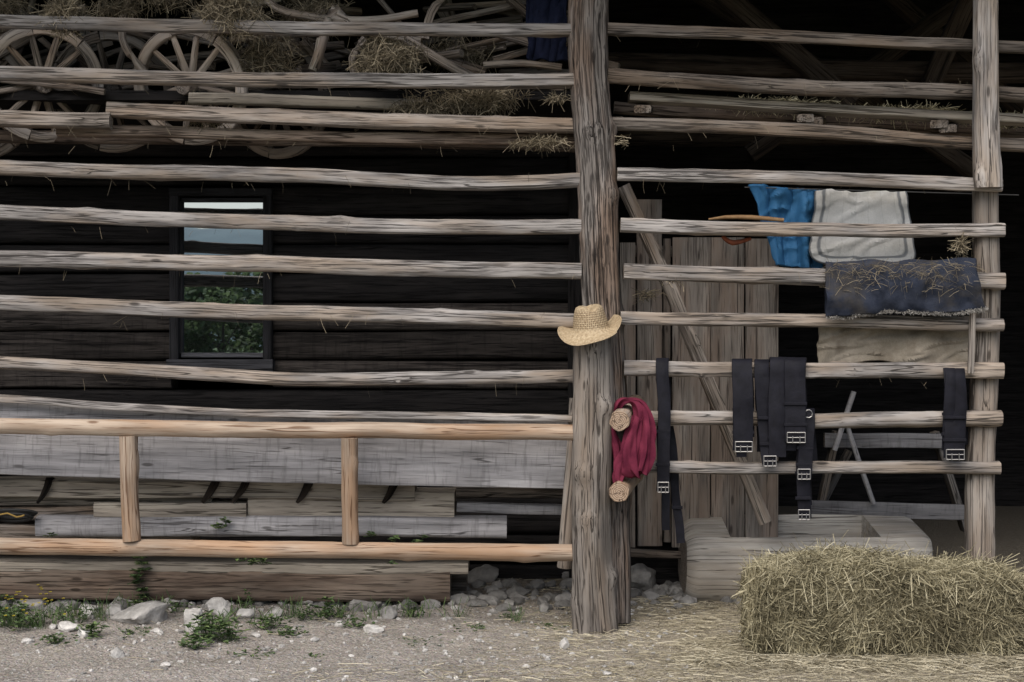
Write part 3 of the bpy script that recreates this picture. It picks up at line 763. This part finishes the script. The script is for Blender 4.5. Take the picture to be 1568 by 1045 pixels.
wheel(66,128,.40,82,24,14,1.7); wheel(292,130,.38,84,-14,16,1.8); wheel(-40,150,.8,88,0,12,1.1); wheel(172,140,.75,84,14,5,1.1); wheel(425,150,.9,85,-25,8,1.0); wheel(40,40,1.0,85,25,-20,1.2)
junk=empty('stacked_lumber')
mb=MB()
for _ in range(76):
    px=U(400,880) if R()<.7 else U(-60,420); py=U(5,150); y=U(.40,1.3)
    a=U(-.5,.5) if R()<.75 else U(-1.4,1.4); L=U(50,230); dx,dy=math.cos(a)*L,math.sin(a)*L*.7
    y2=y+U(-.3,.4)
    pa,pb=P(px-dx/2,py-dy/2,y),P(px+dx/2,py+dy/2,max(.35,y2))
    pa.z=max(pa.z,2.80); pb.z=max(pb.z,2.80)
    sweep(mb,[pa,pb],(U(.012,.035),U(.010,.03)),prof=random.choice([roundprof(10),rectprof()]),seg=.1,wob=.012,rough=.12,tint=U(.6,1.7))
for (pts,r) in [([(480,104),(492,70),(508,20),(520,12)],8),([(508,14),(520,20),(540,48)],7),([(620,60),(680,95),(730,120)],8),([(655,40),(690,48),(730,38)],7),([(690,-20),(660,20),(650,60)],7),([(400,-10),(440,20),(560,30),(640,20)],6),([(740,100),(800,98),(860,104)],6),([(560,60),(540,90),(545,118)],6),([(0,60),(60,30),(130,10)],5),([(200,-10),(190,60),(230,120)],6),([(0,120),(80,128),(160,140)],5)]:
    sweep(mb,[P(a,b,.30) for a,b in pts],(M(r,0),M(r,0)),prof=roundprof(10),seg=.04,wob=.008,rough=.15,tint=U(1.2,1.6))
mb.build('poles_and_offcuts',[GREYB,ENDG],junk)
timber('table_leg',junk,[P(492,60,.3),P(487,85,.3),P(478,108,.3)],(M(7,0),M(7,0)),PALE,tint=1.2)
clump_obj('hay_tufts',[(P(95,20,.05),(.10,.08,.09),1300),(P(352,18,.05),(.17,.12,.13),2300),(P(598,88,.12),(.19,.12,.11),2600),(P(408,85,.3),(.15,.12,.14),1200),(P(730,150,.2),(.26,.1,.05),1100),(P(650,165,.2),(.22,.1,.05),700),(P(320,180,.2),(.12,.08,.04),250),(P(180,12,.3),(.15,.1,.05),500),(P(700,85,.6),(.3,.2,.1),900),(P(480,20,.4),(.22,.2,.1),1000),(P(0,10,.4),(.2,.2,.08),500),(P(250,-10,.2),(.25,.15,.08),700)],HAYD,L=.11,flat=.9,w=.0028)
clump_obj('hay_tufts',[(P(826,217,.03),(.17,.04,.016),420),(P(850,150,.05),(.08,.05,.02),90)],HAYD,L=.09,droop=.4,flat=.4,w=.0025)
clump_obj('shelf_hay',[(P(1180,158,.35),(.35,.08,.02),900),(P(1380,170,.35),(.35,.08,.02),1400),(P(1540,182,.4),(.3,.08,.03),500)],HAY,L=.10,flat=.35)
clump_obj('rail_hay',[(P(1472,375,-.03),(.04,.03,.06),140),(P(1030,425,-.02),(.1,.03,.02),40),(P(990,450,.2),(.08,.04,.03),90),(P(955,215,-.02),(.03,.03,.04),24)],HAYD,L=.08)
mb=MB()
for _ in range(300):
    py=random.choice([46,124,193,214,270,345,410,480,575]) ; px=U(0,1500); 
    if py==345 and R()<.5: continue
    p=P(px,py+U(-6,12),U(-.06,.06)); d=Vector((U(-.6,.6),U(-.3,.1),-U(.2,1))).normalized()
    strand(mb,p,d,U(.02,.07),.0016,Vector((U(-.3,.3),0,-.2)),R()*.7)
mb.build('hay_wisps',[HAYD],smooth=False)

# ============================================================ weeds
t=NT('weed_leaves'); ti=t.attr('tint').outputs['Fac']
LEAF=t.fin(t.ramp(ti,[(0,(.035,.06,.025)),(.6,(.075,.12,.042)),(1,(.14,.19,.07))]),.65,None,spec=.25)
t=NT('yellow_petals'); YEL=t.fin((.50,.40,.05),.6)
def leaf(mb,p,d,L,w,tt,m=0):
    s=d.cross(Vector((0,0,1))); 
    if s.length<.05: s=Vector((1,0,0))
    s.normalize(); up=s.cross(d)
    a=mb.add(p,t=tt); b=mb.add(p+d*L*.35+s*w-up*.002,t=tt); c=mb.add(p+d*L*.4+up*-.006,t=tt); e=mb.add(p+d*L*.35-s*w,t=tt)
    f=mb.add(p+d*L*.75+s*w*.75-Vector((0,0,L*.08)),t=tt); g=mb.add(p+d*L*.75-s*w*.75-Vector((0,0,L*.08)),t=tt); h=mb.add(p+d*L-Vector((0,0,L*.2)),t=tt)
    mb.face((a,b,c),m); mb.face((a,c,e),m); mb.face((b,f,h,c),m); mb.face((c,h,g,e),m)
mb=MB()
def weed(c,r,n,h,L=.05):
    for _ in range(n):
        a=U(0,6.28); q=Vector((math.cos(a),math.sin(a),0))*r*R(); hh=h*U(.2,1)*(1-.5*q.length/max(r,.01))
        b=Vector(c)+q*.4; tp=Vector(c)+q+Vector((0,0,hh))
        strand(mb,b,(tp-b).normalized(),(tp-b).length,.0025,Vector((0,0,0)),.2)
        for k in range(3):
            a2=U(0,6.28); d=Vector((math.cos(a2),math.sin(a2),U(-.1,.6))).normalized()
            leaf(mb,tp,d,L*U(.4,1.0),L*U(.16,.30),R())
def grass(c,r,n,h):
    for _ in range(n):
        a=U(0,6.28); q=Vector((math.cos(a),math.sin(a),0))*r*R()
        d=Vector((U(-.5,.5),U(-.5,.5),1)).normalized()
        strand(mb,Vector(c)+q,d,h*U(.4,1.1),.0035,Vector((U(-.4,.4),U(-.4,.4),-.15)),U(.1,1))
for (px,py,r,n,h,L) in [(30,960,.16,80,.12,.034),(85,985,.10,30,.05,.03),(140,975,.09,40,.08,.035),(120,955,.14,40,.1,.03),(0,945,.15,70,.14,.03),(320,978,.12,80,.15,.04),(350,982,.08,40,.12,.04),(300,992,.08,30,.07,.04),(410,965,.11,34,.08,.035),(440,972,.10,30,.05,.03),(500,945,.12,50,.09,.032),(545,960,.10,24,.06,.03),(630,945,.08,22,.09,.03),(240,920,.10,36,.08,.04),(270,940,.14,30,.06,.03),(460,950,.12,26,.06,.03),(375,935,.05,12,.12,.03),(780,945,.06,12,.04,.022),(840,960,.10,16,.02,.016),(480,1005,.06,12,.02,.018),(200,970,.14,20,.03,.022),(720,965,.12,18,.02,.018),(650,985,.15,16,.015,.016),(390,1000,.12,18,.02,.02)]:
    weed(gp(px,py),r,n,h,L)
for (px,py,n) in [(15,955,70),(60,960,60),(375,945,30),(405,960,30),(520,945,40),(632,945,40),(150,950,40),(340,960,40),(790,950,20),(245,935,30),(100,945,50),(450,945,40),(580,945,30),(190,935,30),(700,945,20)]:
    grass(gp(px,py),.09,n,.12)
for k in range(9):
    p=P(213+6*math.sin(k*1.3),925-k*10,.42); weed(p,.035,7,.02,.045)
for (px,py,n) in [(335,806,9),(345,800,6),(570,818,7),(604,826,5),(640,830,5),(648,822,4),(385,862,6),(402,860,5),(600,862,3),(80,818,4),(370,856,4),(500,918,5)]:
    weed(P(px,py+4,.22),.03,n,.035,.042)
for _ in range(40):
    q=gp(U(0,110),U(925,970)); q.z+=U(.08,.16)
    for k in range(4):
        a=k*1.57; leaf(mb,q,Vector((math.cos(a),math.sin(a),.2)),.009,.004,1,1)
mb.build('weeds',[LEAF,YEL],smooth=False)

# ============================================================ landscape behind the viewer (reflected in the pane)
t=NT('hill_forest'); HILL=t.fin(t.ramp(t.noise(t.obj(),.05,4),[(.3,(.14,.19,.20)),(.7,(.20,.27,.27))]),.95)
mb=MB(); nh=120
for j in range(12):
    v=j/11
    for i in range(nh+1):
        x=-420+840*i/nh; hgt=(40+9*noise.noise(Vector((x*.014,0,3)))+3*noise.noise(Vector((x*.06,0,1))))*math.sin(v*math.pi/2)**1.3
        mb.add((x,-330-v*120,hgt-1),(0,0,0),1)
for j in range(11):
    for i in range(nh): k=j*(nh+1)+i; mb.face((k,k+1,k+nh+2,k+nh+1))
mb.build('hills',[HILL])
t=NT('tree_leaves'); ti=t.attr('tint').outputs['Fac']
lc=t.ramp(ti,[(0,(.055,.085,.035)),(.5,(.11,.16,.065)),(1,(.20,.25,.12))])
TL=t.fin(lc,.7,None,spec=.2)
tb=t.n('ShaderNodeBsdfTranslucent'); t.l(lc,tb.inputs['Color'])
am=t.n('ShaderNodeMixShader'); am.inputs[0].default_value=.45; t.l(t.b.outputs[0],am.inputs[1]); t.l(tb.outputs[0],am.inputs[2]); t.l(am.outputs[0],t.out.inputs[0])
BARK=wood('bark',(.05,.04,.03),(.14,.11,.09),(.02,.015,.01),knot=False)
def tree(mb,x,y,h,r,n,ls):
    sweep(mb,[(x,y,0),(x+U(-.2,.2),y,h*.4),(x+U(-.3,.3),y,h*.8)],[(h*.03,h*.03),(h*.02,h*.02),(h*.006,h*.006)],prof=roundprof(8),seg=h*.1,m=1,me=1)
    cl=[]
    for k in range(14):
        q=rv(); c=Vector((x+q.x*r*.7,y+q.y*r*.7,h*.55+q.z*h*.33)); cl.append((c,r*U(.25,.5)))
        sweep(mb,[(x,y,h*U(.25,.5)),tuple(c)],[(h*.012,h*.012),(h*.004,h*.004)],prof=roundprof(6),seg=h*.2,m=1,me=1)
    for _ in range(n):
        c,rr_=random.choice(cl); q=rv()*rr_*(R()**.4); p=c+q; leaf(mb,p,rv(),ls*U(.6,1.2),ls*.4,min(1,max(0,.45+q.z/rr_*.4+U(-.2,.2))))
mb=MB()
for k in range(20): tree(mb,-75+k*4+U(-1.5,1.5),-115+U(-8,8),U(6.5,9.0),U(3,4.2),1000,.8)
mb.build('distant_trees',[TL,BARK],smooth=False)
mb=MB()
for k in range(8): tree(mb,-17+k*2.0+U(-.5,.5),-44+U(-2,2),U(2.6,3.6),U(1.4,2.0),1800,.2)
mb.build('orchard_trees',[TL,BARK],smooth=False)

# ============================================================ light, sky, camera
w=bpy.data.worlds.new('World'); scene.world=w; w.use_nodes=True; nt=w.node_tree
sky=nt.nodes.new('ShaderNodeTexSky'); sky.sky_type='NISHITA'; sky.sun_disc=False
EL,AZ=math.radians(50),math.radians(200)
sky.sun_elevation=EL; sky.sun_rotation=AZ; sky.dust_density=3.0; sky.air_density=1.0
bg=nt.nodes['Background']; bg.inputs[1].default_value=.15; nt.links.new(sky.outputs[0],bg.inputs[0])
sd=Vector((math.sin(AZ)*math.cos(EL),math.cos(AZ)*math.cos(EL),math.sin(EL)))
sl=bpy.data.lights.new('sun','SUN'); sl.energy=3.2; sl.angle=math.radians(60); sl.color=(1,.95,.88)
so=bpy.data.objects.new('sun',sl); coll.objects.link(so); so.rotation_euler=sd.to_track_quat('Z','Y').to_euler()
cam=bpy.data.cameras.new('camera'); cam.lens=50; cam.sensor_width=36; cam.clip_end=3000
co=bpy.data.objects.new('camera',cam); coll.objects.link(co); co.location=(0,-D,CZ); co.rotation_euler=(math.radians(90),0,0)
scene.camera=co
scene.view_settings.view_transform='Standard'; scene.view_settings.look='None'; scene.view_settings.exposure=0
